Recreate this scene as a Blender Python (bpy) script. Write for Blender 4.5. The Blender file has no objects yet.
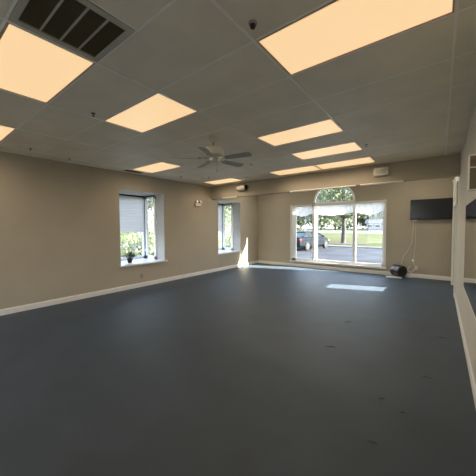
import bpy, bmesh, math, random
from mathutils import Vector, Matrix
random.seed(7)
S = bpy.context.scene
COL = S.collection
R = math.radians

# ------------------------------------------------------------------ camera
CAMZ = 1.623
fw = Vector((-0.60857835, 0.79237753, -0.04207419))
rt = Vector((0.79324034, 0.60886817, -0.00702178))
up = Vector((-0.02005374, 0.03764825, 0.99908981))
cam = bpy.data.cameras.new('camera')
cam.sensor_width = 36.0
cam.lens = 263.36 / 476 * 36.0
cam.clip_start = 0.05
cam.clip_end = 600
camo = bpy.data.objects.new('camera', cam)
COL.objects.link(camo)
m = Matrix((rt, up, -fw)).transposed().to_4x4()
m.translation = Vector((0, 0, CAMZ))
camo.matrix_world = m
S.camera = camo

# ------------------------------------------------------------------ world, sun, exposure
SKY = 6.0
SUN = 50.0
LENS = 0.90          # brightness of the troffer lenses
LAMP = 18.0         # watts of each troffer tubes
LAMPC = (1.0, 0.83, 0.63)
W = bpy.data.worlds.new('sky')
S.world = W
W.use_nodes = True
nt = W.node_tree
nt.nodes.clear()
o_ = nt.nodes.new('ShaderNodeOutputWorld')
b_ = nt.nodes.new('ShaderNodeBackground')
tc = nt.nodes.new('ShaderNodeTexCoord')
sx = nt.nodes.new('ShaderNodeSeparateXYZ')
rp = nt.nodes.new('ShaderNodeValToRGB')
rp.color_ramp.elements[0].position = 0.0
rp.color_ramp.elements[0].color = (0.92, 0.96, 1.0, 1)
rp.color_ramp.elements[1].position = 0.7
rp.color_ramp.elements[1].color = (0.42, 0.62, 1.0, 1)
nt.links.new(tc.outputs['Generated'], sx.inputs[0])
nt.links.new(sx.outputs['Z'], rp.inputs[0])
nt.links.new(rp.outputs[0], b_.inputs[0])
b_.inputs[1].default_value = SKY
nt.links.new(b_.outputs[0], o_.inputs[0])

sl = bpy.data.lights.new('sun', 'SUN')
sl.energy = SUN
sl.angle = R(0.6)
sl.color = (1.0, 0.95, 0.86)
so = bpy.data.objects.new('sun', sl)
COL.objects.link(so)
so.rotation_euler = Vector((-3.15, -1.0, -1.3)).to_track_quat('-Z', 'Y').to_euler()
so.location = (20, 20, 20)

S.view_settings.view_transform = 'Standard'
S.view_settings.look = 'None'
S.view_settings.exposure = 0.0
S.view_settings.gamma = 1.0
S.view_settings.use_curve_mapping = False
try:
    S.cycles.use_denoising = True
    S.cycles.max_bounces = 12
    S.cycles.diffuse_bounces = 7
    S.cycles.transparent_max_bounces = 16
    S.cycles.sample_clamp_indirect = 6.0
except Exception:
    pass


# ------------------------------------------------------------------ materials
def mat(name, col, rough=0.6, metal=0.0, spec=0.5, noise=0.0, nscale=20.0, bump=0.0, bscale=80.0,
        emit=None, estr=0.0, col2=None, trans=0.0, stretch=None):
    M = bpy.data.materials.new(name)
    M.use_nodes = True
    n = M.node_tree
    p = n.nodes['Principled BSDF']
    p.inputs['Base Color'].default_value = (*col, 1)
    p.inputs['Roughness'].default_value = rough
    p.inputs['Metallic'].default_value = metal
    p.inputs['Specular IOR Level'].default_value = spec
    t = n.nodes.new('ShaderNodeTexCoord')
    mp = n.nodes.new('ShaderNodeMapping')
    n.links.new(t.outputs['Object'], mp.inputs[0])
    if stretch:
        mp.inputs['Scale'].default_value = stretch
    if noise > 0 or col2:
        nz = n.nodes.new('ShaderNodeTexNoise')
        nz.inputs['Scale'].default_value = nscale
        nz.inputs['Detail'].default_value = 4
        n.links.new(mp.outputs[0], nz.inputs['Vector'])
        cr = n.nodes.new('ShaderNodeValToRGB')
        a = [c * (1 - noise) for c in col]
        b = [min(1, c * (1 + noise)) for c in (col2 or col)]
        cr.color_ramp.elements[0].position = 0.35
        cr.color_ramp.elements[0].color = (*a, 1)
        cr.color_ramp.elements[1].position = 0.65
        cr.color_ramp.elements[1].color = (*b, 1)
        n.links.new(nz.outputs[0], cr.inputs[0])
        n.links.new(cr.outputs[0], p.inputs['Base Color'])
    if bump > 0:
        nb = n.nodes.new('ShaderNodeTexNoise')
        nb.inputs['Scale'].default_value = bscale
        nb.inputs['Detail'].default_value = 3
        n.links.new(mp.outputs[0], nb.inputs['Vector'])
        bp = n.nodes.new('ShaderNodeBump')
        bp.inputs['Strength'].default_value = bump
        bp.inputs['Distance'].default_value = 0.004
        n.links.new(nb.outputs[0], bp.inputs['Height'])
        n.links.new(bp.outputs[0], p.inputs['Normal'])
    if emit:
        p.inputs['Emission Color'].default_value = (*emit, 1)
        p.inputs['Emission Strength'].default_value = estr
    if trans > 0:
        tl = n.nodes.new('ShaderNodeBsdfTranslucent')
        tl.inputs[0].default_value = (*col, 1)
        mx = n.nodes.new('ShaderNodeMixShader')
        mx.inputs[0].default_value = trans
        n.links.new(p.outputs[0], mx.inputs[1])
        n.links.new(tl.outputs[0], mx.inputs[2])
        n.links.new(mx.outputs[0], n.nodes['Material Output'].inputs[0])
    return M


def glass(name, tint=(0.96, 0.98, 0.98), refl=0.05):
    M = bpy.data.materials.new(name)
    M.use_nodes = True
    n = M.node_tree
    n.nodes.remove(n.nodes['Principled BSDF'])
    tr = n.nodes.new('ShaderNodeBsdfTransparent')
    tr.inputs[0].default_value = (*tint, 1)
    gl = n.nodes.new('ShaderNodeBsdfGlossy')
    gl.inputs['Roughness'].default_value = 0.02
    mx = n.nodes.new('ShaderNodeMixShader')
    mx.inputs[0].default_value = refl
    n.links.new(tr.outputs[0], mx.inputs[1])
    n.links.new(gl.outputs[0], mx.inputs[2])
    n.links.new(mx.outputs[0], n.nodes['Material Output'].inputs[0])
    return M


M_WALL = mat('beige wall paint', (0.43, 0.375, 0.285), 0.75, spec=0.25, noise=0.03, nscale=1.3, bump=0.15, bscale=140)
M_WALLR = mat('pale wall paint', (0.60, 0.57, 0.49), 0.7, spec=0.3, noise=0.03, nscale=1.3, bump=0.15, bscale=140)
M_REVEAL = mat('grey bay paint', (0.50, 0.475, 0.44), 0.6, spec=0.3, noise=0.02, nscale=2)
M_WHITE = mat('white trim paint', (0.74, 0.72, 0.66), 0.4, spec=0.5, noise=0.02, nscale=3)
M_VINYL = mat('white vinyl', (0.93, 0.93, 0.92), 0.35)
M_SILL = mat('white sill board', (0.78, 0.79, 0.82), 0.3, noise=0.02, nscale=4)
M_TILE = mat('ceiling tile', (0.86, 0.79, 0.64), 0.55, spec=0.6, noise=0.05, nscale=2.0, bump=0.35, bscale=220)
M_TBAR = mat('ceiling grid bar', (0.95, 0.93, 0.86), 0.4, spec=0.5)
M_CARPET = mat('blue grey carpet', (0.0135, 0.022, 0.032), 0.5, spec=0.48, noise=0.16, nscale=2.2, bump=0.6, bscale=420,
               col2=(0.016, 0.025, 0.035))
_p = M_CARPET.node_tree.nodes['Principled BSDF']
_p.inputs['Sheen Weight'].default_value = 0.13
_p.inputs['Sheen Roughness'].default_value = 0.45
_p.inputs['Sheen Tint'].default_value = (0.62, 0.8, 1.0, 1)
M_LENS = mat('lit acrylic lens', (0.5, 0.44, 0.35), 0.4, emit=(1.0, 0.68, 0.36), estr=LENS)
M_TROF = mat('troffer frame', (0.60, 0.42, 0.28), 0.4)
M_VENT = mat('vent frame', (0.50, 0.47, 0.39), 0.5)
M_VENTD = mat('vent filter', (0.15, 0.13, 0.085), 0.9)
M_BLACK = mat('black plastic', (0.012, 0.012, 0.013), 0.4)
M_SCREEN = mat('tv screen', (0.010, 0.012, 0.014), 0.22, spec=0.6)
M_DARKMET = mat('dark bronze metal', (0.03, 0.028, 0.026), 0.4, metal=0.5)
M_SPRK = mat('aged sprinkler metal', (0.06, 0.05, 0.045), 0.35, metal=0.8)
M_CREAM = mat('cream plastic', (0.68, 0.64, 0.53), 0.4)
M_TANP = mat('tan plastic', (0.33, 0.28, 0.21), 0.4)
M_BULB = mat('clear lamp glass', (0.85, 0.85, 0.82), 0.15)
M_FANW = mat('fan cream enamel', (0.62, 0.59, 0.50), 0.3)
M_BLADE = mat('washed grey blade', (0.42, 0.41, 0.38), 0.5, noise=0.15, nscale=10, stretch=(1, 12, 1))
M_BRASS = mat('brass', (0.42, 0.34, 0.2), 0.3, metal=1.0)
M_CORD = mat('white cord', (0.75, 0.72, 0.64), 0.5)
M_SHADE = mat('pale cellular shade', (0.66, 0.63, 0.62), 0.8, trans=0.35)
M_SWAG = mat('white gathered shade', (0.88, 0.88, 0.86), 0.8, trans=0.4)
M_GLASS = glass('window glass')
M_POT = mat('black pot', (0.02, 0.02, 0.022), 0.4)
M_PLANT = mat('houseplant leaf', (0.025, 0.04, 0.012), 0.5, col2=(0.10, 0.12, 0.03), noise=0.1, nscale=30)
M_SOIL = mat('potting soil', (0.03, 0.02, 0.014), 0.9)
M_WOOD = mat('brown niche board', (0.16, 0.115, 0.065), 0.5, noise=0.2, nscale=8, stretch=(1, 1, 9))
M_MIRROR = mat('mirror silver', (0.86, 0.87, 0.85), 0.015, metal=1.0)
# outdoors
M_GRASS = mat('lawn grass', (0.065, 0.072, 0.022), 0.9, col2=(0.10, 0.10, 0.042), noise=0.1, nscale=0.25, spec=0.1)
M_ASPH = mat('sun bleached asphalt', (0.046, 0.047, 0.052), 0.85, noise=0.3, nscale=0.5, spec=0.2)
M_CONC = mat('pale concrete', (0.20, 0.195, 0.18), 0.8, noise=0.08, nscale=1.5)
M_BOUNCE = mat('bright bounce concrete', (0.45, 0.44, 0.40), 0.8, noise=0.05, nscale=1.5)  # kept extra bright so the strip outside reflects sun indoors
M_MULCH = mat('brown mulch', (0.045, 0.033, 0.027), 0.95, noise=0.3, nscale=6)
M_LEAF5 = mat('pale lime leaves', (0.30, 0.34, 0.16), 0.6, col2=(0.5, 0.52, 0.34), noise=0.1, nscale=2, trans=0.5)
M_BARK = mat('grey bark', (0.06, 0.052, 0.047), 0.9, noise=0.3, nscale=9, bump=0.8, bscale=20)
M_LEAF1 = mat('olive leaves', (0.09, 0.11, 0.05), 0.6, col2=(0.22, 0.25, 0.14), noise=0.2, nscale=1.2, trans=0.4)
M_LEAF2 = mat('yellow green leaves', (0.10, 0.12, 0.03), 0.6, col2=(0.17, 0.19, 0.07), noise=0.2, nscale=1.2, trans=0.4)
M_LEAF3 = mat('grey green leaves', (0.14, 0.16, 0.10), 0.6, col2=(0.28, 0.31, 0.22), noise=0.2, nscale=1.2, trans=0.4)
M_CAR = mat('dark grey car paint', (0.006, 0.009, 0.014), 0.4, metal=0.0, spec=0.12)
M_CGL = mat('car window glass', (0.012, 0.014, 0.016), 0.15, spec=0.3)
M_TIRE = mat('tyre rubber', (0.006, 0.006, 0.006), 0.8)
M_RIM = mat('alloy rim', (0.06, 0.06, 0.065), 0.5, metal=0.3)
M_TAIL = mat('red tail light', (0.16, 0.01, 0.012), 0.4)
M_PLATE = mat('white number plate', (0.8, 0.8, 0.78), 0.5)
M_HWALL = mat('pale house siding', (0.13, 0.135, 0.145), 0.7, noise=0.05, nscale=1)
M_HROOF = mat('grey shingle roof', (0.05, 0.05, 0.055), 0.85, noise=0.15, nscale=2)
M_BRICK = mat('brick', (0.30, 0.16, 0.12), 0.85, noise=0.2, nscale=3)


# ------------------------------------------------------------------ mesh builder
class MB:
    def __init__(s):
        s.v = []; s.f = []; s.mi = []

    def add(s, vs, fs, mi=0):
        n = len(s.v)
        s.v += [tuple(v) for v in vs]
        s.f += [tuple(i + n for i in f) for f in fs]
        s.mi += [mi] * len(fs)
        return s

    def box(s, a, b, mi=0):
        x0, x1 = sorted((a[0], b[0])); y0, y1 = sorted((a[1], b[1])); z0, z1 = sorted((a[2], b[2]))
        vs = [(x, y, z) for z in (z0, z1) for y in (y0, y1) for x in (x0, x1)]
        return s.add(vs, [(0, 2, 3, 1), (4, 5, 7, 6), (0, 1, 5, 4), (2, 6, 7, 3), (0, 4, 6, 2), (1, 3, 7, 5)], mi)

    def bbox(s, a, b, r=0.004, mi=0):
        """box with chamfered edges"""
        bm = bmesh.new()
        c = [(a[i] + b[i]) / 2 for i in range(3)]; d = [abs(a[i] - b[i]) for i in range(3)]
        bmesh.ops.create_cube(bm, size=1, matrix=Matrix.Translation(c) @ Matrix.Diagonal((*d, 1)))
        bmesh.ops.bevel(bm, geom=bm.edges[:], offset=min(r, min(d) * 0.45), segments=2, affect='EDGES', profile=0.6)
        return s.bm(bm, mi)

    def bm(s, bm, mi=0):
        bm.verts.index_update()
        s.add([v.co for v in bm.verts], [[v.index for v in f.verts] for f in bm.faces], mi)
        bm.free()
        return s

    def tube(s, pts, r, n=8, mi=0, cap=True):
        pts = [Vector(p) for p in pts]
        rs = r if isinstance(r, (list, tuple)) else [r] * len(pts)
        rings = []
        ref = None
        for i, p in enumerate(pts):
            d = (pts[min(i + 1, len(pts) - 1)] - pts[max(i - 1, 0)]).normalized()
            if ref is None:
                ref = Vector((0, 0, 1)) if abs(d.z) < 0.9 else Vector((1, 0, 0))
            a = d.cross(ref).normalized(); b = d.cross(a).normalized(); ref = -b if False else ref
            rings.append([p + (a * math.cos(t * 2 * math.pi / n) + b * math.sin(t * 2 * math.pi / n)) * rs[i] for t in range(n)])
        vs = [v for g in rings for v in g]
        fs = []
        for i in range(len(pts) - 1):
            for t in range(n):
                u = (t + 1) % n
                fs.append((i * n + t, i * n + u, (i + 1) * n + u, (i + 1) * n + t))
        if cap:
            fs.append(tuple(range(n - 1, -1, -1)))
            fs.append(tuple((len(pts) - 1) * n + t for t in range(n)))
        return s.add(vs, fs, mi)

    def lathe(s, prof, n=20, axis='Z', c=(0, 0, 0), mi=0):
        """prof: (radius, height) pairs"""
        vs = []
        for (r, h) in prof:
            for t in range(n):
                a = 2 * math.pi * t / n
                x, y, z = r * math.cos(a), r * math.sin(a), h
                if axis == 'X': x, y, z = z, x, y
                if axis == 'Y': x, y, z = y, z, x
                vs.append((x + c[0], y + c[1], z + c[2]))
        fs = []
        for i in range(len(prof) - 1):
            for t in range(n):
                u = (t + 1) % n
                fs.append((i * n + t, i * n + u, (i + 1) * n + u, (i + 1) * n + t))
        fs.append(tuple(range(n - 1, -1, -1)))
        fs.append(tuple((len(prof) - 1) * n + t for t in range(n)))
        return s.add(vs, fs, mi)

    def prism(s, poly, h0, h1, plane='XY', mi=0):
        def P(a, b, h):
            return {'XY': (a, b, h), 'XZ': (a, h, b), 'YZ': (h, a, b)}[plane]
        n = len(poly)
        vs = [P(a, b, h0) for a, b in poly] + [P(a, b, h1) for a, b in poly]
        fs = [tuple(range(n - 1, -1, -1)), tuple(range(n, 2 * n))]
        fs += [(i, (i + 1) % n, n + (i + 1) % n, n + i) for i in range(n)]
        return s.add(vs, fs, mi)

    def build(s, name, mats, parent=None, loc=(0, 0, 0), smooth=False):
        me = bpy.data.meshes.new(name)
        me.from_pydata(s.v, [], s.f)
        if not isinstance(mats, (list, tuple)): mats = [mats]
        for m_ in mats: me.materials.append(m_)
        me.polygons.foreach_set('material_index', s.mi)
        b = bmesh.new(); b.from_mesh(me)
        if len(b.faces) < 60000:
            bmesh.ops.recalc_face_normals(b, faces=b.faces[:])
        b.to_mesh(me); b.free()
        if smooth:
            me.polygons.foreach_set('use_smooth', [True] * len(me.polygons))
            try: me.set_sharp_from_angle(angle=R(35))
            except Exception: pass
        me.update()
        o = bpy.data.objects.new(name, me)
        COL.objects.link(o)
        o.location = loc
        if parent is not None: o.parent = parent
        return o


def thing(name, label, cat, loc=(0, 0, 0), rz=0, group=None):
    o = bpy.data.objects.new(name, None)
    COL.objects.link(o)
    o.location = loc
    o.rotation_euler = (0, 0, rz)
    o.empty_display_size = 0.1
    o['label'] = label; o['category'] = cat
    if group: o['group'] = group
    return o


def tag(o, label, cat, group=None):
    o['label'] = label; o['category'] = cat
    if group: o['group'] = group
    return o


def struct(o, label=None, cat=None):
    o['kind'] = 'structure'
    if label: o['label'] = label
    if cat: o['category'] = cat
    return o


def copy_tree(o, parent=None):
    c = o.copy(); COL.objects.link(c)
    if parent is not None: c.parent = parent
    for ch in list(o.children): copy_tree(ch, c)
    return c


# ------------------------------------------------------------------ dimensions
XL, XR, YF, YB, YK = -6.48, 0.296, 9.875, 6.898, -3.0
ZC, ZB, ZA = 3.052, 2.62, 3.5
T = 0.61
XA, Y0 = -1.1625, 1.7355
G = -0.15            # outdoor ground level

# ------------------------------------------------------------------ floor
mb = MB().box((XL - 0.02, YK - 0.02, -0.12), (XR + 0.02, YF + 0.02, 0))
for (x, y, a, l) in [(-0.16, 4.98, 45, 0.13), (0.05, 4.77, 10, 0.15), (-0.08, 3.41, 10, 0.12), (-0.41, 2.73, 35, 0.06), (-0.23, 2.63, 15, 0.05), (-0.37, 2.13, 5, 0.08), (-1.21, 4.62, 45, 0.14), (-1.14, 3.52, 25, 0.16)]:
    n = 7; ca, sa = math.cos(R(a)), math.sin(R(a))
    vs = []
    for i in range(n):
        u = i / (n - 1) * 2 - 1
        h = 0.007 * (1 - u * u) + 0.0005; w = 0.014 * (1 - 0.6 * u * u)
        for k, (dw, dh) in enumerate(((-w, -0.001), (-w * .2, h), (w, -0.001))):
            px, py = u * l / 2, dw + 0.004 * (1 - u * u)
            vs.append((x + px * ca - py * sa, y + px * sa + py * ca, dh))
    fs = [(i * 3 + k, i * 3 + k + 1, i * 3 + k + 4, i * 3 + k + 3) for i in range(n - 1) for k in range(2)]
    mb.add(vs, fs)
struct(mb.build('floor', M_CARPET))

# ------------------------------------------------------------------ walls
BAYS = [(3.50, 4.86), (7.25, 8.60)]
BZ0, BZ1, BD = 0.655, 2.605, 0.95        # bay opening bottom/top and depth
TH = 0.15
mb = MB()
ys = [YK] + [v for b in BAYS for v in b] + [YF + TH]
for i in range(0, len(ys), 2):
    mb.box((XL - TH, ys[i], -0.1), (XL, ys[i + 1], ZA + 0.2))
for a, b in BAYS:
    mb.box((XL - TH, a, -0.1), (XL, b, BZ0 - 0.03)); mb.box((XL - TH, a, BZ1), (XL, b, ZA + 0.2))
struct(mb.build('wall_left', M_WALL))
for i, (a, b) in enumerate(BAYS):
    mb = MB()
    mb.box((XL - BD - 0.1, a - 0.06, BZ1), (XL - TH, b + 0.06, BZ1 + 0.1))          # head
    mb.box((XL - 0.375, b, BZ0 - 0.03), (XL - TH, b + 0.08, BZ1))                     # far return
    mb.box((XL - 0.375, a - 0.08, BZ0 - 0.03), (XL - TH, a, BZ1))                     # near return
    mb.box((XL - TH, b, BZ0 - 0.03), (XL - 0.001, b + 0.004, BZ1))
    mb.box((XL - TH, b - 0.004, BZ0), (XL - 0.0015, b - 0.0005, BZ1))                 # lining on the return
    mb.box((XL - TH, a, BZ1 - 0.003), (XL - 0.0015, b, BZ1 - 0.0005))
    mb.box((XL - BD - 0.1, a - 0.06, BZ0 - 0.35), (XL - TH, b + 0.06, BZ0 - 0.031))  # bay floor box
    struct(mb.build('bay_lining', M_REVEAL))
    mb = MB().bbox((XL - BD - 0.02, a - 0.0, BZ0 - 0.03), (XL + 0.02, b + 0.0, BZ0), 0.006)
    mb.bbox((XL + 0.0005, a - 0.05, BZ0 - 0.045), (XL + 0.055, b + 0.06, BZ0 - 0.002), 0.008)
    struct(mb.build('trim_%d' % (i + 1), M_SILL))

# far wall with the picture window and the half round light above it
WX0, WX1, WZ0, WZ1 = -4.83, -1.46, 0.235, 2.445
AXC, AZ, AR = -3.15, 2.475, 0.775
mb = MB()
mb.box((XL, YF, -0.1), (WX0, YF + TH, ZA + .2)); mb.box((WX1, YF, -0.1), (XR + TH, YF + TH, ZA + .2))
mb.box((WX0, YF, -0.1), (WX1, YF + TH, WZ0))
mb.box((WX0, YF, WZ1), (WX1, YF + TH, AZ))
n = 28
arc = [(AXC + AR * math.cos(math.pi * i / n), AZ + AR * math.sin(math.pi * i / n)) for i in range(n + 1)]
right = [(WX1, AZ)] + arc[:n // 2 + 1] + [(AXC, ZA + .2), (WX1, ZA + .2)]
left = [(AXC, ZA + .2)] + arc[n // 2:] + [(WX0, AZ), (WX0, ZA + .2)]
mb.prism(right, YF, YF + TH, 'XZ'); mb.prism(left, YF, YF + TH, 'XZ')
struct(mb.build('wall_far', M_WALL))

# right wall with a glazed door at its far end and a niche above the mirror
DY0, DY1, DZ = 7.72, 9.18, 2.12
NY0, NY1, NZ0, NZ1 = 2.6, 5.02, 2.115, 2.60
mb = MB()
X2 = XR + TH
mb.box((XR, YK, -0.1), (X2, DY0, ZA + .2))
mb.box((XR, DY1, -0.1), (X2, YF, ZA + .2)); mb.box((XR, DY0, DZ), (X2, DY1, ZA + .2))
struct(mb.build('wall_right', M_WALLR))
# back wall, behind the viewpoint, with an unseen window added to let daylight in
BX0, BX1, BW0, BW1 = -4.6, -1.56, 0.25, 2.75
mb = MB()
mb.box((XL - TH, YK - TH, -0.1), (BX0, YK, ZA + .2)); mb.box((BX1, YK - TH, -0.1), (X2, YK, ZA + .2))
mb.box((BX0, YK - TH, -0.1), (BX1, YK, BW0)); mb.box((BX0, YK - TH, BW1), (BX1, YK, ZA + .2))
struct(mb.build('wall_back', M_WALL))
w = thing('window_5', 'unseen window added in the back wall behind the viewpoint for daylight', 'window'); w['kind'] = 'structure'
mb = MB()
mb.bbox((BX0, YK - .12, BW0), (BX1, YK - .04, BW0 + .07)); mb.bbox((BX0, YK - .12, BW1 - .07), (BX1, YK - .04, BW1))
for x in (BX0, -3.08, BX1 - .07): mb.bbox((x, YK - .12, BW0), (x + .07, YK - .04, BW1))
mb.build('window_frame', M_VINYL, w)
for x in (BX0, -3.08):
    MB().box((x + .07, YK - .09, BW0 + .07), (x + 1.45, YK - .084, BW1 - .07)).build('pane', M_GLASS, w)

# ------------------------------------------------------------------ ceiling
mb = MB()
mb.box((XL - TH, YK - TH, ZC + 0.02), (X2, YB + 0.2, ZC + 0.12), 0)
gx = [XL, XA - 4 * T * 2 + 0, XA - 6 * T, XA - 4 * T, XA - 2 * T, XA, XA + 2 * T, XR]
gy = [YK] + [Y0 + T * k for k in range(-7, 9)] + [YB]
gy = [y for y in gy if y <= YB]
def col_x(c): return XA + 2 * T * c      # column c spans col_x(c) .. col_x(c)+1.22
def row_y(r): return Y0 + T * r
TROFF = [(0, 0), (-1, 3), (-1, 5), (-1, 7), (-2, 7), (-2, 0), (-2, -2), (-4, -2), (-4, 3), (-4, 7), (0, -4), (-2, -5), (-4, -5)]
VENT = (-1, -2)
for i in range(len(gx) - 1):
    for j in range(len(gy) - 1):
        x0, x1, y0, y1 = gx[i], gx[i + 1], gy[j], gy[j + 1]
        if x1 - x0 < .02 or y1 - y0 < .02: continue
        cx, cy = (x0 + x1) / 2, (y0 + y1) / 2
        if any(col_x(c) < cx < col_x(c) + 1.22 and row_y(r) < cy < row_y(r) + T for c, r in TROFF): continue
        if col_x(VENT[0]) < cx < col_x(VENT[0]) + 1.22 and row_y(VENT[1]) < cy < row_y(VENT[1]) + T:
            x0 = col_x(VENT[0]) + T
        g = 0.010
        d = [random.uniform(0.0, 0.004) for _ in range(4)]
        z = ZC - 0.001
        top = ZC + 0.022
        vs = [(x0 + g, y0 + g, z - d[0]), (x1 - g, y0 + g, z - d[1]), (x1 - g, y1 - g, z - d[2]), (x0 + g, y1 - g, z - d[3]),
              (x0 + g, y0 + g, top), (x1 - g, y0 + g, top), (x1 - g, y1 - g, top), (x0 + g, y1 - g, top)]
        mb.add(vs, [(0, 3, 2, 1), (4, 5, 6, 7), (0, 1, 5, 4), (1, 2, 6, 5), (2, 3, 7, 6), (3, 0, 4, 7)], 0)
for x in gx[1:-1]:
    mb.box((x - 0.011, YK, ZC - 0.008), (x + 0.009, YB, ZC + 0.021), 1)
for y in gy[1:-1]:
    mb.box((XL, y - 0.008, ZC - 0.005), (XR, y + 0.008, ZC + 0.021), 1)
mb.box((col_x(-1) + T - 0.009, row_y(-2), ZC - 0.001), (col_x(-1) + T + 0.009, row_y(-1), ZC + 0.021), 1)
mb.box((XR - 0.02, YK, ZC - 0.001), (XR, YB, ZC + 0.021), 1)
mb.box((XL, YK, ZC - 0.001), (XL + 0.02, YB, ZC + 0.021), 1)
# alcove ceiling and roof over it
mb.box((XL - TH, YB + 0.2, ZA), (X2, YF + TH, ZA + 0.1), 0)
struct(mb.build('ceiling', [M_TILE, M_TBAR]))
struct(MB().box((XL - TH - .05, YK - TH - .05, ZA + .2), (X2 + .05, YF + TH + .05, ZA + .35)).build('roof', M_HROOF))
struct(MB().box((XL, YB, ZB), (XR, YB + 0.17, ZA)).build('ceiling_beam', M_WALL))

struct(MB().box((XL - 1, YF + TH, 3.27), (X2 + 1, YF + TH + .68, 3.40)).build('sun_blocking_eave', M_WHITE))  # out of view, added to keep sun out of the half-round window
# baseboards
def baseboard(name, a, b, nx, ny):
    """a, b: ends on the wall line; (nx, ny) points into the room"""
    mb = MB(); t = 0.016; h = 0.115
    ax, ay = a; bx, by = b
    vs = []
    prof = [(0, 0), (t, 0), (t, h * .82), (t * .5, h * .93), (t * .4, h), (0, h)]
    for (x, y) in (a, b):
        for d, z in prof: vs.append((x + nx * (d + .0005), y + ny * (d + .0005), z + 0.0005))
    n = len(prof)
    fs = [tuple(range(n)), tuple(range(2 * n - 1, n - 1, -1))] + [(i, (i + 1) % n, n + (i + 1) % n, n + i) for i in range(n)]
    mb.add(vs, fs)
    return struct(mb.build(name, M_WHITE))
baseboard('baseboard_left', (XL, YK), (XL, YF - .001), 1, 0)
baseboard('baseboard_far', (XL + .018, YF), (XR - .001, YF), 0, -1)
baseboard('baseboard_right', (XR, YK), (XR, DY0 - 0.12), -1, 0)
baseboard('baseboard_back', (XL + .018, YK), (XR - .018, YK), 0, 1)

# ------------------------------------------------------------------ far picture window (window_1)
w = thing('window_1', 'wide three-pane picture window in the far wall', 'window'); w['kind'] = 'structure'
mb = MB()
F = 0.07
fy0, fy1 = YF + 0.055, YF + 0.105
mb.bbox((WX0, fy0, WZ0), (WX0 + F + .11, fy1, WZ1)); mb.bbox((WX1 - F, fy0, WZ0), (WX1, fy1, WZ1))
mb.bbox((WX0, fy0, WZ0), (WX1, fy1, WZ0 + F + .03)); mb.bbox((WX0, fy0, WZ1 - F), (WX1, fy1, WZ1))
mb.build('window_frame', M_VINYL, w)
mb = MB()                                                       # casing on the room side
c = 0.045
mb.bbox((WX0 - c, YF - .018, WZ0 - c), (WX0 + .012, YF + .056, WZ1 + c)); mb.bbox((WX1 - .012, YF - .018, WZ0 - c), (WX1 + c, YF + .056, WZ1 + c))
mb.bbox((WX0 - c, YF - .02, WZ1 - .01), (WX1 + c, YF + .056, WZ1 + .03)); mb.bbox((WX0 - c - .02, YF - .05, WZ0 - c), (WX1 + c + .02, YF + .056, WZ0 + .012))
mb.build('window_casing', M_WHITE, w)
MX = [-3.92, -2.42]
for x in MX:
    MB().bbox((x - .05, YF + .045, WZ0 + .02), (x + .05, fy1 + (.27 if x < -3 else .005), WZ1 - .01), .008).build('mullion', M_VINYL, w)  # left one extended outward to block sun through the left pane
edges = [WX0 + F + .1] + [v for x in MX for v in (x - .05, x + .05)] + [WX1 - F]
for i in range(0, 6, 2):
    MB().box((edges[i], YF + .07, WZ0 + F), (edges[i + 1], YF + .076, WZ1 - F + .01)).build('pane', M_GLASS, w)

# half round window
w = thing('window_2', 'half-round window above the picture window', 'window', (AXC, YF + .05, AZ)); w['kind'] = 'structure'
mb = MB(); n = 28; r0 = AR - .075
vs = []
for y in (-.03, .05):
    for rr in (AR, r0):
        vs += [(rr * math.cos(math.pi * i / n), y, rr * math.sin(math.pi * i / n)) for i in range(n + 1)]
k = n + 1; fs = []
for i in range(n):
    fs += [(i, i + 1, k + i + 1, k + i), (2 * k + i, 3 * k + i, 3 * k + i + 1, 2 * k + i + 1),
           (i, 2 * k + i, 2 * k + i + 1, i + 1), (k + i, k + i + 1, 3 * k + i + 1, 3 * k + i)]
mb.add(vs, fs)
mb.box((-AR, -.03, 0), (AR, .05, .06))
mb.build('window_frame', M_VINYL, w)
p = [(r0 * math.cos(math.pi * i / n), r0 * math.sin(math.pi * i / n) + .02) for i in range(n + 1)]
MB().prism(p, .01, .014, 'XZ').build('pane', M_GLASS, w)

# three gathered white shades at the head of the picture window
names = ['left', 'middle', 'right']
for i in range(3):
    x0, x1 = edges[2 * i] - .01, edges[2 * i + 1] + .01
    if i == 0: x0 = WX0 + .02
    if i == 2: x1 = WX1 - .02
    mb = MB(); nx, nz = 60, 10
    vs = []
    for a in range(nx + 1):
        u = a / nx; x = x0 + (x1 - x0) * u
        bot = 2.12 - 0.10 * math.sin(math.pi * u) ** 1.0 + (0.01 * math.sin(u * 23))
        for b in range(nz + 1):
            v = b / nz; z = 2.40 + (bot - 2.40) * v
            y = YF + .025 - 0.012 * abs(math.sin(v * 9.5)) - 0.004 * math.sin(u * 40 + v * 3)
            vs.append((x, y, z))
    fs = [(a * (nz + 1) + b, (a + 1) * (nz + 1) + b, (a + 1) * (nz + 1) + b + 1, a * (nz + 1) + b + 1) for a in range(nx) for b in range(nz)]
    mb.add(vs, fs)
    t = thing('window_shade', 'white gathered shade drawn up over the %s pane of the picture window' % names[i], 'window shade',
              (0, 0, 0), group='gathered shades on the picture window')
    mb.build('fabric', M_SWAG, t, smooth=True)
    MB().bbox((x0, YF + .004, 2.395), (x1, YF + .04, 2.43), .004).build('head_rail', M_VINYL, t)

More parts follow.
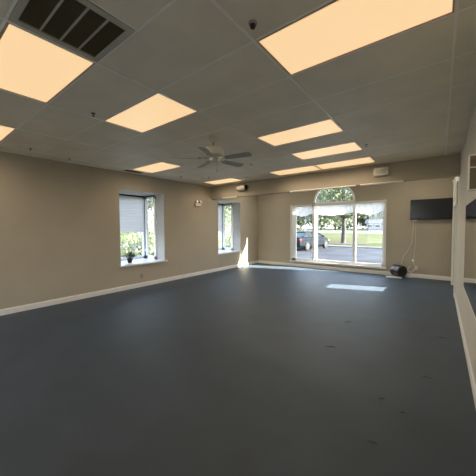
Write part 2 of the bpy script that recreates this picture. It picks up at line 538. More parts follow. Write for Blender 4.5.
# ------------------------------------------------------------------ bay windows on the left wall
def bay_window(idx, a, b, shade_z, label):
    w = thing('window_%d' % idx, label, 'window', (XL, a, BZ0)); w['kind'] = 'structure'
    L = b - a; H = BZ1 - BZ0; X = -BD
    # front (street side) frame + side frames, local coordinates with x = depth
    mb = MB(); f = .07
    z0 = 0.0; z1 = H - .03
    mb.bbox((X - .04, 0, z0), (X + .03, f, z1)); mb.bbox((X - .04, L - f - .04, z0), (X + .03, L - .012, z1))
    mb.bbox((X - .04, 0, z0), (X + .03, L - .02, z0 + .09)); mb.bbox((X - .04, 0, z1 - f), (X + .03, L - .02, z1))
    mb.build('window_frame', M_VINYL, w)
    mb = MB()
    for y0 in (0.0, L - .05):
        y1 = y0 + .05
        x0, x1 = X + .035, -.375
        mb.bbox((x0, y0, z0), (x0 + .11, y1, z1)); mb.bbox((x1 - .08, y0, z0), (x1, y1, z1))
        mb.bbox((x0, y0, z0), (x1, y1, z0 + .09)); mb.bbox((x0, y0, z1 - f), (x1, y1, z1))
    mb.build('side_frame', M_VINYL, w)
    MB().box((X - .005, f, .06), (X, L - f - .03, z1 - .04)).build('pane', M_GLASS, w)
    MB().box((X + .12, L - .028, .06), (-.45, L - .023, z1 - .04)).build('pane', M_GLASS, w)
    MB().box((X + .12, .02, .06), (-.45, .025, z1 - .04)).build('pane', M_GLASS, w)
    mb = MB().bbox((X + .03, L - .06, .0), (X + .05, L - .012, z1), .003)
    mb.box((X + .028, 0, z1 - .012), (X + .045, L - .02, z1 + .028)); mb.box((X + .03, L - .062, z1 - .012), (-.376, L - .048, z1 + .028))
    mb.build('corner_bead', M_DARKMET, w)
    # latch on the side casement
    MB().bbox((X + .055, L - .075, .22), (X + .085, L - .045, .30), .004).build('latch', M_VINYL, w)
    # cellular shade
    t = thing('cellular_shade', '', 'window shade', (XL, a, BZ0))
    mb = MB(); n = 44
    zt, zb = z1 - .04, shade_z - BZ0
    vs = []
    for i in range(n + 1):
        z = zt + (zb - zt) * i / n
        x = X + .045 + (.012 if i % 2 else 0)
        vs += [(x, .035, z), (x, L - .10, z)]
    mb.add(vs, [(2 * i, 2 * i + 1, 2 * i + 3, 2 * i + 2) for i in range(n)])
    mb.build('fabric', M_SHADE, t)
    MB().bbox((X + .04, .035, zb - .02), (X + .065, L - .10, zb + .004), .004).build('bottom_rail', M_VINYL, t)
    return w, t
w, t = bay_window(3, *BAYS[0], 1.50, 'nearer boxed bay window in the left wall with a potted plant on its sill')
t['label'] = 'pale grey shade half lowered in the nearer left bay window'
t['group'] = 'shades in the left bay windows'
w, t = bay_window(4, *BAYS[1], 1.45, 'farther boxed bay window in the left wall, beyond the ceiling beam')
t['label'] = 'pale grey shade in the farther left bay window beyond the beam'
t['group'] = 'shades in the left bay windows'

# ------------------------------------------------------------------ side door at the far right
d = thing('door_1', 'side door at the far end of the right wall, seen edge-on', 'door', (XR, DY0, 0)); d['kind'] = 'structure'
L = DY1 - DY0
mb = MB()
lz0, lz1, ly0, ly1 = .60, 1.15, .05, .60
x0, x1 = .06, .10
mb.box((x0, 0.004, .005), (x1, ly0, DZ - .004)); mb.box((x0, ly1, .005), (x1, L - .004, DZ - .004))
mb.box((x0, ly0, .005), (x1, ly1, lz0)); mb.box((x0, ly0, lz1), (x1, ly1, DZ - .004))
mb.build('door_leaf', M_WHITE, d)
MB().box((x0 + .015, ly0, lz0), (x0 + .02, ly1, lz1)).build('pane', M_GLASS, d)
MB().lathe([(.012, -.05), (.012, -.02), (.028, -.015), (.03, .0), (.02, .012)], 14, 'X', (x0 - .012, L - .08, .98)).build('door_knob', M_BRASS, d)
mb = MB()
mb.bbox((-.03, -.10, 0.0005), (-.0005, -.01, 2.60)); mb.bbox((-.035, L + .005, 0.0005), (-.0005, L + .13, 2.78))
mb.bbox((-.05, L - .0, 2.78), (-.0005, L + .16, 2.86)); 
mb.bbox((-.02, -.01, DZ), (-.0005, L + .005, DZ + .09))
mb.build('door_casing', M_WHITE, d)

# ------------------------------------------------------------------ troffers
def troffer():
    t = thing('ceiling_light', '', 'ceiling light', group='recessed ceiling lights')
    mb = MB(); e = .012; f = .024; z = -0.006
    w_, h_ = 2 * T, T
    for a, b in (((e, e), (w_ - e, f)), ((e, h_ - f), (w_ - e, h_ - e)), ((e, f), (f, h_ - f)), ((w_ - f, f), (w_ - e, h_ - f))):
        mb.box((a[0], a[1], z), (b[0], b[1], .02))
    mb.build('frame', M_TROF, t)
    MB().box((f, f, -.001), (w_ - f, h_ - f, .012)).build('diffuser', M_LENS, t)
    return t
tl = ['large ceiling light at the top right, above the middle of the room',
      'ceiling light just beyond the fan, first of three going to the beam',
      'ceiling light between the large foreground one and the pair at the beam',
      'right-hand ceiling light of the touching pair at the beam',
      'left-hand ceiling light of the touching pair at the beam',
      'ceiling light on its own in front of the ceiling fan, above the left half',
      'large ceiling light at the upper left beside the return air grille',
      'ceiling light cut off by the left edge of the photo',
      'ceiling light near the left wall, above the nearer bay window',
      'small far ceiling light beyond the fan, next to the left wall and beam',
      'ceiling light overhead behind the viewpoint on the right',
      'ceiling light overhead behind the viewpoint in the middle',
      'ceiling light overhead behind the viewpoint on the left']
tl[1] = 'ceiling light right of the fan, nearest of the three in line toward the beam'
tl[2] = 'ceiling light in the middle of the line of three toward the beam'
t0 = None
for i, (c_, r_) in enumerate(TROFF):
    if t0 is None: t0 = t = troffer()
    else: t = copy_tree(t0)
    t.location = (col_x(c_), row_y(r_), ZC)
    t['label'] = tl[i]
for i, (c_, r_) in enumerate(TROFF):
    for k in (.33, .89):
        ld = bpy.data.lights.new('tube_lamp', 'SPOT')
        ld.spot_size = math.pi; ld.spot_blend = 1.0; ld.shadow_soft_size = 0.0
        ld.energy = LAMP; ld.color = LAMPC
        lo = bpy.data.objects.new('tube_lamp', ld); COL.objects.link(lo)
        lo.location = (col_x(c_) + k, row_y(r_) + T / 2, ZC - 0.012)

# round downlights in the alcove ceiling behind the beam
ALC = 42.0
for i, (x, lb) in enumerate([(-5.3, 'round downlight in the alcove ceiling left of the picture window'), (-3.15, 'round downlight in the alcove ceiling over the half-round window'),
              (-0.6, 'round downlight in the alcove ceiling over the television')]):
    t = thing('downlight', lb, 'ceiling light', (x, 8.5, ZA - .001), group='alcove downlights')
    MB().lathe([(.10, 0), (.10, -.008), (.078, -.012), (.078, 0)], 28).build('trim_ring', M_VINYL, t, smooth=True)
    MB().lathe([(.076, -.003), (.076, -.006), (.01, -.006)], 24).build('lamp_lens', M_LENS, t)
    ld = bpy.data.lights.new('downlight_lamp', 'SPOT')
    ld.spot_size = math.pi; ld.spot_blend = 1.0; ld.shadow_soft_size = 0.0
    ld.energy = ALC * (1.6 if i != 1 else .7); ld.color = (1.0, .87, .72)
    lo = bpy.data.objects.new('downlight_lamp', ld); COL.objects.link(lo)
    lo.location = (x, 8.5, ZA - .02)

# return air grille
t = thing('return_air_grille', 'large square return air grille in the ceiling at the top left', 'air vent', (col_x(-1), row_y(-2), ZC))
mb = MB()
for a, b in (((.012, .012), (.598, .05)), ((.012, .56), (.598, .598)), ((.012, .05), (.06, .56)), ((.55, .05), (.598, .56))):
    mb.box((a[0], a[1], -.008), (b[0], b[1], .02))
mb.build('frame', M_VENT, t)
MB().box((.05, .05, .012), (.56, .56, .02)).build('filter', M_VENTD, t)
mb = MB()
for i in range(26):
    x = .068 + i * .0187
    mb.box((x, .05, -.001), (x + .003, .56, .01))
mb.build('louvre', M_VENTD, t)
for i in range(3):
    y = .05 + .51 * (i + 1) / 4
    MB().box((.06, y - .0055, -.007), (.55, y + .0055, .012)).build('divider_bar', M_VENT, t)

# small supply diffuser near the left wall
t = thing('supply_vent', 'small slotted air vent in the ceiling beside the light near the left wall', 'air vent', (-6.30, 3.50, ZC))
MB().bbox((0, 0, -.008), (.2, .5, -.002), .003).build('frame', M_VENT, t)
mb = MB()
for i in range(6): mb.box((.02 + i * .028, .03, -.011), (.036 + i * .028, .47, -.0075))
mb.build('slot', M_VENTD, t)

# ------------------------------------------------------------------ sprinklers and detectors
def sprinkler(x, y, label):
    t = thing('sprinkler_head', label, 'sprinkler', (x, y, ZC - .002), group='ceiling sprinkler heads')
    t.scale = (.8, .8, .8)
    MB().lathe([(.034, -.004), (.034, 0), (.012, .0)][::-1], 16).build('escutcheon', M_SPRK, t, smooth=True)
    MB().lathe([(.008, 0), (.011, -.012), (.007, -.02), (.006, -.035), (.008, -.04)], 10).build('body', M_SPRK, t, smooth=True)
    mb = MB().lathe([(.022, -.041), (.024, -.043), (.004, -.045)], 14)
    mb.tube([(.006, 0, -.018), (.013, 0, -.028), (.006, 0, -.04)], .002, 6); mb.tube([(-.006, 0, -.018), (-.013, 0, -.028), (-.006, 0, -.04)], .002, 6)
    mb.build('deflector', M_SPRK, t)
for x, y, lb in [(-3.46, 1.56, 'dark sprinkler head between the upper left light and the light before the fan'),
                 (-5.83, 1.53, 'dark sprinkler head nearest the left wall, right of the cut-off light'),
                 (-6.05, 2.23, 'small sprinkler head close to the left wall, second along it'),
                 (-3.45, 5.0, 'dark sprinkler head right of the fan above the wall speaker'),
                 (-5.77, 4.92, 'sprinkler head left of the fan pull chain, past the light near the left wall'),
                 (-5.27, 5.52, 'sprinkler head just before the small far light beside the beam'),
                 (-1.06, 5.10, 'dark sprinkler head just right of the line of three lights before the beam')]:
    sprinkler(x, y, lb)
t = thing('smoke_detector', 'dark round ceiling sensor beside the large light at the top', 'smoke detector', (-1.07, 1.58, ZC - .002))
t.scale = (.8, .8, .75)
MB().lathe([(.038, 0), (.038, -.012), (.03, -.02)], 20).build('base', M_TANP, t, smooth=True)
MB().lathe([(.026, -.018), (.026, -.035), (.02, -.05), (.008, -.056)], 20).build('dome', M_DARKMET, t, smooth=True)

# ------------------------------------------------------------------ ceiling fan
t = thing('ceiling_fan', 'cream five-blade ceiling fan with washed grey blades and pull chain', 'ceiling fan', (-2.9, 3.15, ZC - .001))
MB().lathe([(.085, 0), (.088, -.02), (.07, -.05), (.035, -.08), (.018, -.085)], 24).build('canopy', M_FANW, t, smooth=True)
MB().lathe([(.013, -.07), (.013, -.20)], 12).build('downrod', M_BRASS, t, smooth=True)
MB().lathe([(.03, -.14), (.10, -.155), (.15, -.185), (.16, -.23), (.15, -.285), (.11, -.31), (.06, -.32)], 28).build('motor_housing', M_FANW, t, smooth=True)
MB().lathe([(.06, -.32), (.07, -.33), (.07, -.365), (.045, -.385), (.01, -.395)], 24).build('switch_cup', M_FANW, t, smooth=True)
MB().tube([(.05, .02, -.38), (.052, .02, -.45), (.052, .02, -.52)], .002, 6).lathe([(.002, -.515), (.007, -.53), (.006, -.545), (.002, -.55)], 8, 'Z', (.052, .02, 0)).build('pull_chain', M_BRASS, t)
for k in range(5):
    a = R(11 + 72 * k)
    br = MB()
    br.bbox((.09, -.018, -.335), (.22, .018, -.328), .002); br.bbox((.20, -.045, -.338), (.25, .045, -.331), .002)
    blade = MB()
    pts = [(.20, -.05), (.32, -.062), (.60, -.07), (.645, -.055), (.66, -.02), (.66, .02), (.645, .055), (.60, .07), (.32, .062), (.20, .05)]
    blade.prism(pts, -.345, -.339)
    for mbx, pitch in ((br, 0), (blade, -13)):
        M4 = Matrix.Rotation(a, 4, 'Z') @ Matrix.Translation((0, 0, -.335)) @ Matrix.Rotation(R(pitch), 4, 'X') @ Matrix.Translation((0, 0, .335))
        mbx.v = [tuple(M4 @ Vector(v)) for v in mbx.v]
    b = blade.build('blade', M_BLADE, t)
    br.build('blade_arm', M_BRASS, b)

# ------------------------------------------------------------------ wall mounted items
# emergency light on the left wall
t = thing('emergency_light', 'cream twin-head emergency light on the left wall between the bays', 'emergency light', (XL, 6.2, 2.37))
t.scale = (.85, .85, .85)
MB().bbox((.001, -.15, -.05), (.07, .15, .06), .012).build('housing', M_CREAM, t, smooth=True)
for y in (-.07, .12):
    MB().tube([(.035, y, .055), (.04, y, .10)], .012, 8).build('neck', M_CREAM, t)
    h = MB().lathe([(.02, -.05), (.045, -.02), (.052, .02), (.05, .03)], 18, 'X', (.06, y, .125)).build('lamp_head', M_CREAM, t, smooth=True)
    MB().lathe([(.044, .028), (.03, .036), (.01, .038)], 16, 'X', (.06, y, .125)).build('bulb_lens', M_BULB, h, smooth=True)

# speaker at left end of the beam
t = thing('beam_speaker', 'cream round-bodied speaker with a dark end on the left of the beam', 'speaker', (-5.05, YB, 2.87))
mb = MB().lathe([(.05, -.19), (.075, -.17), (.082, -.02), (.08, .14)], 22, 'X', (0, -.09, 0))
mb.build('housing', M_CREAM, t, smooth=True)
MB().lathe([(.082, .14), (.082, .165), (.06, .18), (.02, .182)], 22, 'X', (0, -.09, 0)).build('grille', M_DARKMET, t, smooth=True)
MB().bbox((-.03, -.03, -.04), (.03, -.0005, .04), .004).build('bracket', M_CREAM, t)
# white box on the beam
t = thing('beam_box', 'cream rectangular wall box on the beam right of the half-round window', 'alarm box', (-1.10, YB, 2.87))
MB().bbox((-.15, -.09, -.085), (.15, -.012, .085), .012).build('housing', M_CREAM, t, smooth=True)
MB().bbox((-.17, -.0115, -.095), (.13, -.0005, .08), .004).build('back_plate', M_CREAM, t)
mb = MB()
for i in range(6): mb.box((-.11, -.0925, -.05 + i * .018), (.11, -.0905, -.042 + i * .018))
mb.build('grille', M_TANP, t)

# white rails along the beam's lower edge
def rail(x0, x1, label, knobs):
    t = thing('curtain_rail', label, 'rail', (0, YB - .02, ZB), group='white rails along the beam')
    MB().tube([(x0, 0, -.012), (x1, 0, -.012)], .02, 10).build('rod', M_WHITE, t, smooth=True)
    for x in knobs:
        MB().lathe([(.012, -.03), (.03, -.015), (.03, .015), (.012, .03)], 12, 'X', (x, 0, -.008)).build('bracket', M_TANP, t, smooth=True)
rail(-5.95, -5.30, 'short white rail on the beam above the farther bay window', [-5.28])
rail(-3.42, -1.66, 'white rail on the beam crossing above the half-round window', [-3.44, -1.62])
rail(-1.55, -0.67, 'white rail on the beam between the half-round window and the television', [-0.64])

# outlets
def outlet(loc, axis, mt, label):
    t = thing('wall_outlet', label, 'outlet', loc)
    rot = 0 if axis == 'x' else -math.pi / 2
    t.rotation_euler = (0, 0, rot)
    MB().bbox((.0005, -.037, -.058), (.008, .037, .058), .003).build('cover_plate', mt, t)
    for z in (-.022, .022):
        s = MB().bbox((.008, -.017, z - .015), (.011, .017, z + .015), .002).build('socket', mt, t)
        MB().box((.011, -.008, z - .005), (.0115, -.005, z + .006)).box((.011, .005, z - .005), (.0115, .008, z + .006)).build('slot', M_DARKMET, s)
outlet((XL, 4.09, .29), 'x', M_TANP, 'tan wall outlet below the nearer bay window')
outlet((-.57, YF, .31), 'y', M_CREAM, 'white wall outlet under the television')

# ------------------------------------------------------------------ television
t = thing('television', 'black flat television mounted high on the far wall at the right', 'television', (-.235, YF, 1.80))
MB().bbox((-.515, -.10, 0), (.515, -.055, .62), .006).build('casing', M_BLACK, t)
MB().box((-.50, -.1015, .045), (.50, -.1002, .607)).build('screen', M_SCREEN, t)
MB().bbox((-.51, -.103, .002), (.51, -.1005, .04), .001).build('bottom_bezel', M_DARKMET, t)
MB().bbox((-.2, -.055, .12), (.2, -.0005, .5), .004).build('wall_bracket', M_DARKMET, t)
MB().bbox((-.45, -.09, -.03), (-.33, -.05, -.001), .004).build('receiver', M_VINYL, t)

# cords
def smooth_pts(P, n=8):
    P = [Vector(p) for p in P]; out = []
    for i in range(len(P) - 1):
        a, b, c, d_ = P[max(i - 1, 0)], P[i], P[i + 1], P[min(i + 2, len(P) - 1)]
        for k in range(n):
            u = k / n
            out.append(0.5 * ((2 * b) + (c - a) * u + (2 * a - 5 * b + 4 * c - d_) * u * u + (3 * b - a - 3 * c + d_) * u ** 3))
    return out + [P[-1]]
cy = YF - .02
o = MB().tube(smooth_pts([(-.66, cy - .04, 1.765), (-.665, cy - .02, 1.6), (-.69, cy, 1.35), (-.70, cy, 1.12), (-.76, cy, .95), (-.82, cy, .80), (-.90, cy - .01, .68), (-.95, cy - .05, .5), (-.97, cy - .08, .40)]), .006, 6).build('speaker_cord', M_CORD)
tag(o, 'wavy white cord from the television down to the black barrel speaker', 'cord')
t = thing('tangled_cable', 'straight thin white cord from the television to the outlet, tangled at its end', 'cord', (0, 0, 0))
MB().tube(smooth_pts([(-.60, cy - .04, 1.765), (-.605, cy, 1.5), (-.61, cy, 1.1), (-.63, cy, .75), (-.655, cy, .56)]), .0035, 6).build('upper_cord', M_CORD, t)
MB().bbox((-.69, cy - .01, .50), (-.63, cy + .015, .57), .006).build('adapter', M_VINYL, t)
MB().tube(smooth_pts([(-.655, cy, .50), (-.62, cy - .01, .42), (-.60, cy - .01, .33), (-.66, cy - .02, .24), (-.74, cy - .03, .17), (-.80, cy - .04, .26), (-.73, cy - .03, .36), (-.77, cy - .03, .25), (-.70, cy - .05, .12), (-.64, cy - .10, .03), (-.74, cy - .16, .010), (-.80, cy - .10, .012), (-.70, cy - .04, .13), (-.62, cy - .02, .24), (-.57, cy - .005, .29)]), .007, 6).build('lower_cord', M_CORD, t)

# barrel speaker on a white power strip
t = thing('barrel_speaker', 'black barrel-shaped speaker lying on the floor below the television cords', 'speaker', (-1.02, 9.60, 0.0365), rz=R(-42))
MB().lathe([(.12, -.18), (.16, -.175), (.178, -.15), (.178, .15), (.16, .175), (.12, .18)], 30, 'X', (0, 0, .178)).build('body', M_BLACK, t, smooth=True)
for s in (-1, 1):
    MB().lathe([(.13, s * .176), (.12, s * .184), (.04, s * .182), (.01, s * .186)][::1], 26, 'X', (0, 0, .178)).build('end_grille', M_DARKMET, t, smooth=True)
MB().lathe([(.181, -.02), (.182, 0), (.181, .02)], 30, 'X', (-.02, 0, .178)).build('strap_band', M_DARKMET, t, smooth=True)
t = thing('power_strip', 'flat white power strip on the carpet under the black barrel speaker', 'power strip', (-1.14, 9.50, 0.0005), rz=R(10))
MB().bbox((-.2, -.10, 0), (.22, .05, .033), .008).build('housing', M_VINYL, t)
for i in range(5): MB().box((-.17 + i * .07, -.101, .008), (-.14 + i * .07, -.0995, .025)).build('socket', M_TANP, t)

# ------------------------------------------------------------------ wall mirror
t = thing('wall_mirror', 'long frameless mirror panel on the right wall, cut by the photo edge', 'mirror', (XR, 2.6, .72))
MB().box((-.006, -3.2, 0), (-.0007, 2.50, 1.185)).build('mirror_glass', M_MIRROR, t)
MB().bbox((-.010, -3.2, -.012), (-.0005, 2.50, -.0005), .002).build('bottom_channel', M_WHITE, t)

t = thing('wall_box', 'small two-level box high on the right wall above the mirror, cut by the photo edge', 'wall shelf', (XR, 3.35, 1.955))
P_ = .088
mb = MB()
mb.bbox((-P_, 0, 0), (-.0005, .10, .012), .004); mb.bbox((-P_, 0, .325), (-.0005, .10, .337), .004)
mb.bbox((-P_ - .006, 0, 0), (-P_ + .004, .10, .337), .005); mb.box((-P_, .088, .01), (-.0005, .099, .33))
mb.build('shell', M_WHITE, t)
MB().box((-P_ + .005, .012, .225), (-.001, .086, .324)).build('upper_back', M_WOOD, t)
MB().bbox((-P_ + .004, .005, .212), (-.001, .086, .224), .003).build('divider', M_CREAM, t)
MB().box((-P_ + .005, .012, .013), (-.001, .086, .211)).build('lower_panel', M_VENTD, t)

# ------------------------------------------------------------------ potted plant on the sill
t = thing('potted_plant', 'small bushy green plant in a black pot on the nearer bay sill', 'plant', (-6.80, 3.93, BZ0 + .001))
MB().lathe([(.05, 0), (.055, .01), (.075, .10), (.08, .105), (.08, .12), (.072, .12), (.068, .105)], 22).build('pot', M_POT, t, smooth=True)
MB().lathe([(.066, .095), (.066, .105), (.01, .112)], 16).build('soil', M_SOIL, t)
mb = MB(); st = MB()
for k in range(150):
    a = random.uniform(0, 2 * math.pi); e = random.uniform(.15, 1.45); l = random.uniform(.05, .17)
    p = Vector((math.cos(a) * math.cos(e), math.sin(a) * math.cos(e), math.sin(e))) * l + Vector((0, 0, .12))
    if k % 3 == 0: st.tube([(0.02 * math.cos(a), .02 * math.sin(a), .10), (p.x * .5, p.y * .5, (p.z + .1) / 2 + .02), p], .002, 5)
    d = (p - Vector((0, 0, .10))).normalized(); s_ = d.cross(Vector((0, 0, 1)) + Vector((random.random(), random.random(), 0))).normalized()
    L = random.uniform(.045, .075); wd = L * .33
    nn = s_.cross(d) * .008
    mb.add([p, p + d * L * .4 + s_ * wd + nn, p + d * L * .5, p + d * L * .4 - s_ * wd + nn, p + d * L - Vector((0, 0, L * .3))],
           [(0, 1, 2), (0, 2, 3), (1, 4, 2), (2, 4, 3)])
mb.build('foliage', M_PLANT, t)
st.build('stem', M_PLANT, t)

# ================================================================== outdoors
def flat(name, poly, z, mt, th=.05):
    return struct(MB().prism(poly, z - th, z).build(name, mt))
flat('lawn', [(-160, -60), (60, -60), (60, 300), (-160, 300)], G - .02, M_GRASS)
flat('parking_lot', [(-30, YF + TH + 1.3), (20, YF + TH + 1.3), (20, 22.6), (-30, 22.6)], G, M_ASPH, .03)
flat('bounce_terrace', [(-14, -16), (12, -16), (12, YK - TH - .02), (-14, YK - TH - .02)], G + .03, M_CONC, .06)  # out of view, added to bounce sunlight through the back window
flat('bounce_walkway', [(-8.5, YF + TH + .02), (3, YF + TH + .02), (3, YF + TH + 1.3), (-8.5, YF + TH + 1.3)], G + .05, M_BOUNCE, .09)  # unseen bright strip added to throw sunlight up onto the ceiling
struct(MB().bbox((-30, 22.6, G - .1), (20, 22.95, G + .12), .02).build('curb', M_CONC))
flat('road', [(-150, 76), (50, 68), (50, 100), (-150, 112)], G + .02, M_CONC, .05)
c = [(-8.1 + 2.6 * math.cos(i * math.pi / 12) * (1 + .08 * math.sin(i * 2.1)), 28.3 + 2.0 * math.sin(i * math.pi / 12) * (1 + .1 * math.sin(i * 1.7))) for i in range(24)]
flat('mulch_ring', c, G + .02, M_MULCH, .04)


def leaves(mb, c, r, n, size, flatz=0.75, seed=None):
    rnd = random.Random(seed)
    for _ in range(n):
        while True:
            p = Vector((rnd.uniform(-1, 1), rnd.uniform(-1, 1), rnd.uniform(-1, 1)))
            if .35 < p.length < 1: break
        q = Vector((c[0] + p.x * r, c[1] + p.y * r, c[2] + p.z * r * flatz))
        d = Vector((rnd.gauss(0, 1), rnd.gauss(0, 1), rnd.gauss(0, .7))).normalized()
        s_ = d.orthogonal().normalized(); s_.rotate(Matrix.Rotation(rnd.uniform(0, 6.28), 3, d))
        u_ = d.cross(s_); L = size * rnd.uniform(.6, 1.3)
        mb.add([q - s_ * L * .5, q + u_ * L * .3, q + s_ * L * .5, q - u_ * L * .3], [(0, 1, 2, 3)])


def tree(x, y, h, r, label, mt, seed, n=2600, size=.3, trunk_h=None, tr=.22, group='trees outside'):
    rnd = random.Random(seed)
    t = thing('tree', label, 'tree', (x, y, G), group=group)
    th = trunk_h or h * .35
    mb = MB()
    mb.tube([(0, 0, -.05), (0, 0, .15), (.03, .02, th * .6), (.0, .05, th), (.05, 0, h * .7)], [tr * 1.5, tr * 1.1, tr * .95, tr * .8, tr * .25], 10)
    for k in range(9):
        a = k * 2.4 + rnd.random(); e = rnd.uniform(.25, .9); l = r * rnd.uniform(.7, 1.0)
        b = Vector((0, 0, th * rnd.uniform(.85, 1.15)))
        m1 = b + Vector((math.cos(a) * l * .5, math.sin(a) * l * .5, l * .42 * math.sin(e) + .3)); m2 = b + Vector((math.cos(a) * l, math.sin(a) * l, l * math.sin(e)))
        mb.tube([b, m1, m2], [tr * .45, tr * .28, tr * .08], 7)
    mb.build('trunk', M_BARK, t, smooth=True)
    mb = MB()
    k = 9
    for i in range(k):
        a = i * 2.4; rr = r * .62 * math.sqrt((i + .3) / k)
        zc = th + (h - th) * (.42 + .30 * rnd.uniform(-1, 1) * 1.0)
        leaves(mb, (math.cos(a) * rr, math.sin(a) * rr, zc), r * rnd.uniform(.42, .6), n // k, size, .75, seed * 31 + i)
    mb.build('foliage', mt, t)
    return t
tree(-7.95, 28.3, 8.2, 5.2, 'shade tree with a grey trunk on the lawn, seen through the middle pane', M_LEAF1, 3, 5000, .30, 2.5, .22)
far = [(-40, 58, 12, 6.5, 'dense tree behind the parked car, left of the shade tree', M_LEAF1),
       (-29.5, 66, 10, 5, 'yellow-green tree before the road left of the shade tree trunk', M_LEAF2),
       (-38, 122, 15, 8, 'broad grey-green tree beyond the road behind the shade tree', M_LEAF3),
       (-60, 116, 16, 9, 'tree beyond the road left of the shade tree in the middle pane', M_LEAF1),
       (-83, 120, 17, 10, 'tall tree beyond the road seen through the left pane', M_LEAF3),
       (-22, 134, 18, 8, 'tree rising behind the house in the right pane', M_LEAF1),
       (-4, 134, 17, 8, 'tree beyond the road at the right end of the picture window', M_LEAF3),
       (-52, 142, 19, 9, 'tall tree farthest back behind the middle pane', M_LEAF3),
       (-12, 155, 20, 9, 'tall tree farthest back behind the right pane', M_LEAF3),
       (-34, 158, 20, 10, 'tall tree farthest back between middle and right panes', M_LEAF1),
       (-110, 124, 17, 10, 'tree beyond the road at the left end of the picture window', M_LEAF3),
       (-15.5, 40.5, 11.5, 5, 'tree on the far lawn behind the shade tree, filling the half-round window', M_LEAF3)]
for i, (x, y, h, r, lb, mt) in enumerate(far):
    tree(x, y, h, r, lb, mt, 11 + i, 2600, 1.7 if y > 100 else .8, h * (.08 if y > 100 else .2), .35)
# hedge left of the car
def bush(x, y, r, h, label, mt, seed, n=1500, size=.2):
    t = thing('bush', label, 'bush', (x, y, G), group='bushes outside')
    mb = MB()
    leaves(mb, (0, 0, h * .5), r, n, size, h * .5 / r, seed)
    mb.build('foliage', mt, t)
    mb = MB()
    for k in range(5):
        a = k * 1.256
        mb.tube([(0, 0, -.02), (math.cos(a) * r * .3, math.sin(a) * r * .3, h * .4), (math.cos(a) * r * .6, math.sin(a) * r * .6, h * .7)], [.05, .03, .01], 6)
    mb.build('stem', M_BARK, t)
bush(-17.0, 33, 2.6, 2.0, 'dark rounded bush beyond the roof of the parked car', M_LEAF1, 40, 2200, .3)
bush(-12.6, 31, 1.0, .9, 'low dark bush on the lawn just past the parked car', M_LEAF1, 41, 700, .2)
# left side of the building
lf = [(-13.5, 5.2, 1.8, 2.4, 'bush outside the nearer bay window, below its shade', M_LEAF5, 50),
      (-14.5, 9.2, 1.8, 2.6, 'pale green bush outside the nearer bay, seen past its corner post', M_LEAF5, 51),
      (-12.0, 12.3, 1.5, 2.4, 'yellow-green bush outside between the two left bays', M_LEAF5, 52),
      (-12.2, 16.3, 1.9, 2.8, 'bush outside the farther bay window', M_LEAF5, 53)]
for x, y, r, h, lb, mt, sd in lf: bush(x, y, r, h, lb, mt, sd, 1600, .2)
lt = [(-20, 7, 8, 3.6, 'tree outside the nearer left bay window', M_LEAF5, 60), (-22, 15.5, 9, 4.2, 'tree standing outside between the left bays', M_LEAF3, 61),
      (-17, 22.5, 8, 3.6, 'tree outside the farther left bay window', M_LEAF5, 62)]
for x, y, h, r, lb, mt, sd in lt: tree(x, y, h, r, lb, mt, sd, 2200, .4, h * .25, .2)

# houses across the road
def house(x, y, w_, d_, h_, label, wall, rz=0):
    t = thing('house', label, 'house', (x, y, G), rz)
    MB().box((-w_ / 2, -d_ / 2, 0), (w_ / 2, d_ / 2, h_)).build('wall', wall, t)
    rh = h_ * .6; o_ = .5
    MB().prism([(-d_ / 2 - o_, h_ + .01), (d_ / 2 + o_, h_ + .01), (0, h_ + rh)], -w_ / 2 - o_, w_ / 2 + o_, 'YZ').build('roof', M_HROOF, t)
    for k in range(4):
        xx = -w_ / 2 + w_ * (k + .5) / 4
        if k == 2:
            MB().box((xx - .5, -d_ / 2 - .05, .1), (xx + .5, -d_ / 2 - .002, 2.2)).build('door', M_VINYL, t); continue
        f_ = MB().box((xx - .9, -d_ / 2 - .05, 1.0), (xx + .9, -d_ / 2 - .002, 2.4)).build('window', M_VINYL, t)
        MB().box((xx - .8, -d_ / 2 - .06, 1.1), (xx + .8, -d_ / 2 - .051, 2.3)).build('pane', M_CGL, f_)
house(-17.5, 112, 10, 7, 2.7, 'pale house with a grey roof beyond the road in the right pane', M_HWALL, R(6))
house(-4, 112, 9, 7, 2.6, 'pale house at the right end of the picture window view', M_HWALL, R(-4))

# ------------------------------------------------------------------ parked car
t = thing('car', 'dark grey sedan parked outside, seen through the left and middle panes', 'car', (-8.35, 19.75, G), rz=R(-7))
# local: length along y (nose +y), width along x
Lh, Wh = 2.38, .90
# body sections: y, half width, z_low, z_belt
secs = [(-2.38, .70, .42, .80), (-2.30, .80, .30, .98), (-1.9, .88, .24, 1.03), (-1.2, .90, .22, 1.0), (0, .91, .20, .98), (1.0, .91, .22, .95), (1.6, .90, .25, .88), (2.15, .82, .28, .76), (2.38, .66, .38, .62)]
mb = MB(); n = 10; vs = []
for (y, w_, z0, z1) in secs:
    zm = (z0 + z1) / 2
    ring = [(-w_ * .86, z0), (-w_, z0 + .12), (-w_, zm + .02), (-w_ * .97, z1 - .06), (-w_ * .88, z1), (w_ * .88, z1), (w_ * .97, z1 - .06), (w_, zm + .02), (w_, z0 + .12), (w_ * .86, z0)]
    vs += [(x, y, z) for x, z in ring]
fs = [(i * n + k, i * n + (k + 1) % n, (i + 1) * n + (k + 1) % n, (i + 1) * n + k) for i in range(len(secs) - 1) for k in range(n)]
fs += [tuple(range(n)), tuple(range(len(secs) * n - 1, (len(secs) - 1) * n - 1, -1))]
mb.add(vs, fs)
mb.build('body', M_CAR, t, smooth=True)
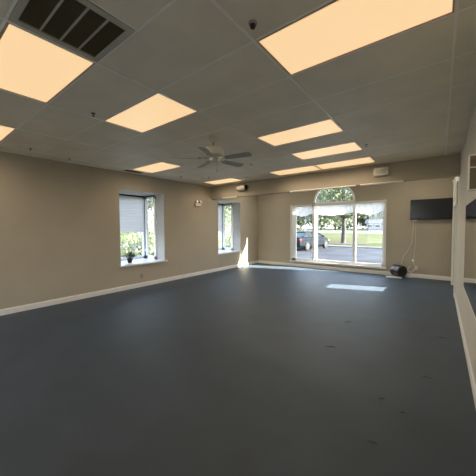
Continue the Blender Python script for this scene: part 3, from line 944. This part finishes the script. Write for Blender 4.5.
# greenhouse: dark glass volume plus painted roof
g = [(-1.95, 1.0), (-1.15, 1.34), (-.3, 1.39), (.35, 1.33), (1.25, .94)]
mb = MB(); vs = []
for (y, z) in g:
    wt = .80 - (z - .95) * .38; vs += [(-.82, y if z < 1.1 else y, .95), (-wt, y, z), (wt, y, z), (.82, y, .95)]
fs = []
for i in range(4):
    for k in range(3): fs.append((i * 4 + k, i * 4 + k + 1, i * 4 + k + 5, i * 4 + k + 4))
fs += [(0, 1, 2, 3), (19, 18, 17, 16)]
mb.add(vs, fs)
mb.build('glasshouse', M_CGL, t)
mb = MB(); vs = []
for (y, z) in [(-1.22, 1.33), (-.9, 1.385), (-.3, 1.405), (.25, 1.36), (.42, 1.31)]:
    wt = .80 - (z - .95) * .38 + .02; vs += [(-wt, y, z - .02), (-wt * .9, y, z + .015), (wt * .9, y, z + .015), (wt, y, z - .02)]
fs = [(i * 4 + k, i * 4 + k + 1, i * 4 + k + 5, i * 4 + k + 4) for i in range(4) for k in range(3)]
mb.add(vs, fs)
for s in (-1, 1):
    mb.tube([(s * .80, -1.98, 1.0), (s * .68, -1.2, 1.34)], .05, 6); mb.tube([(s * .80, 1.3, .95), (s * .68, .4, 1.33)], .035, 6); mb.tube([(s * .82, -.35, .96), (s * .66, -.4, 1.385)], .035, 6)
mb.build('roof', M_CAR, t, smooth=True)
for s in (-1, 1):
    for y in (-1.42, 1.45):
        wh = MB().lathe([(.20, -.1), (.31, -.1), (.335, -.07), (.335, .07), (.31, .1), (.20, .1)], 26, 'X', (s * .83, y, .336)).build('wheel', M_TIRE, t, smooth=True)
        MB().lathe([(.21, s * .08), (.20, s * .105), (.05, s * .098), (.03, s * .11)], 20, 'X', (s * .83, y, .336)).build('rim', M_RIM, wh, smooth=True)
    MB().bbox((s * .82 - .13, -2.35, .72), (s * .82 + .03, -2.13, .88), .02).build('tail_light', M_TAIL, t, smooth=True)
    MB().bbox((s * .98 - .09, .78, .95), (s * .98 + .05, .92, 1.07), .03).build('side_mirror', M_CAR, t, smooth=True)
    MB().bbox((s * .68 - .14, 2.14, .58), (s * .68 + .1, 2.30, .70), .03).build('headlight', M_BULB, t, smooth=True)
MB().bbox((-.25, -2.395, .62), (.25, -2.375, .76), .004).build('number_plate', M_PLATE, t)
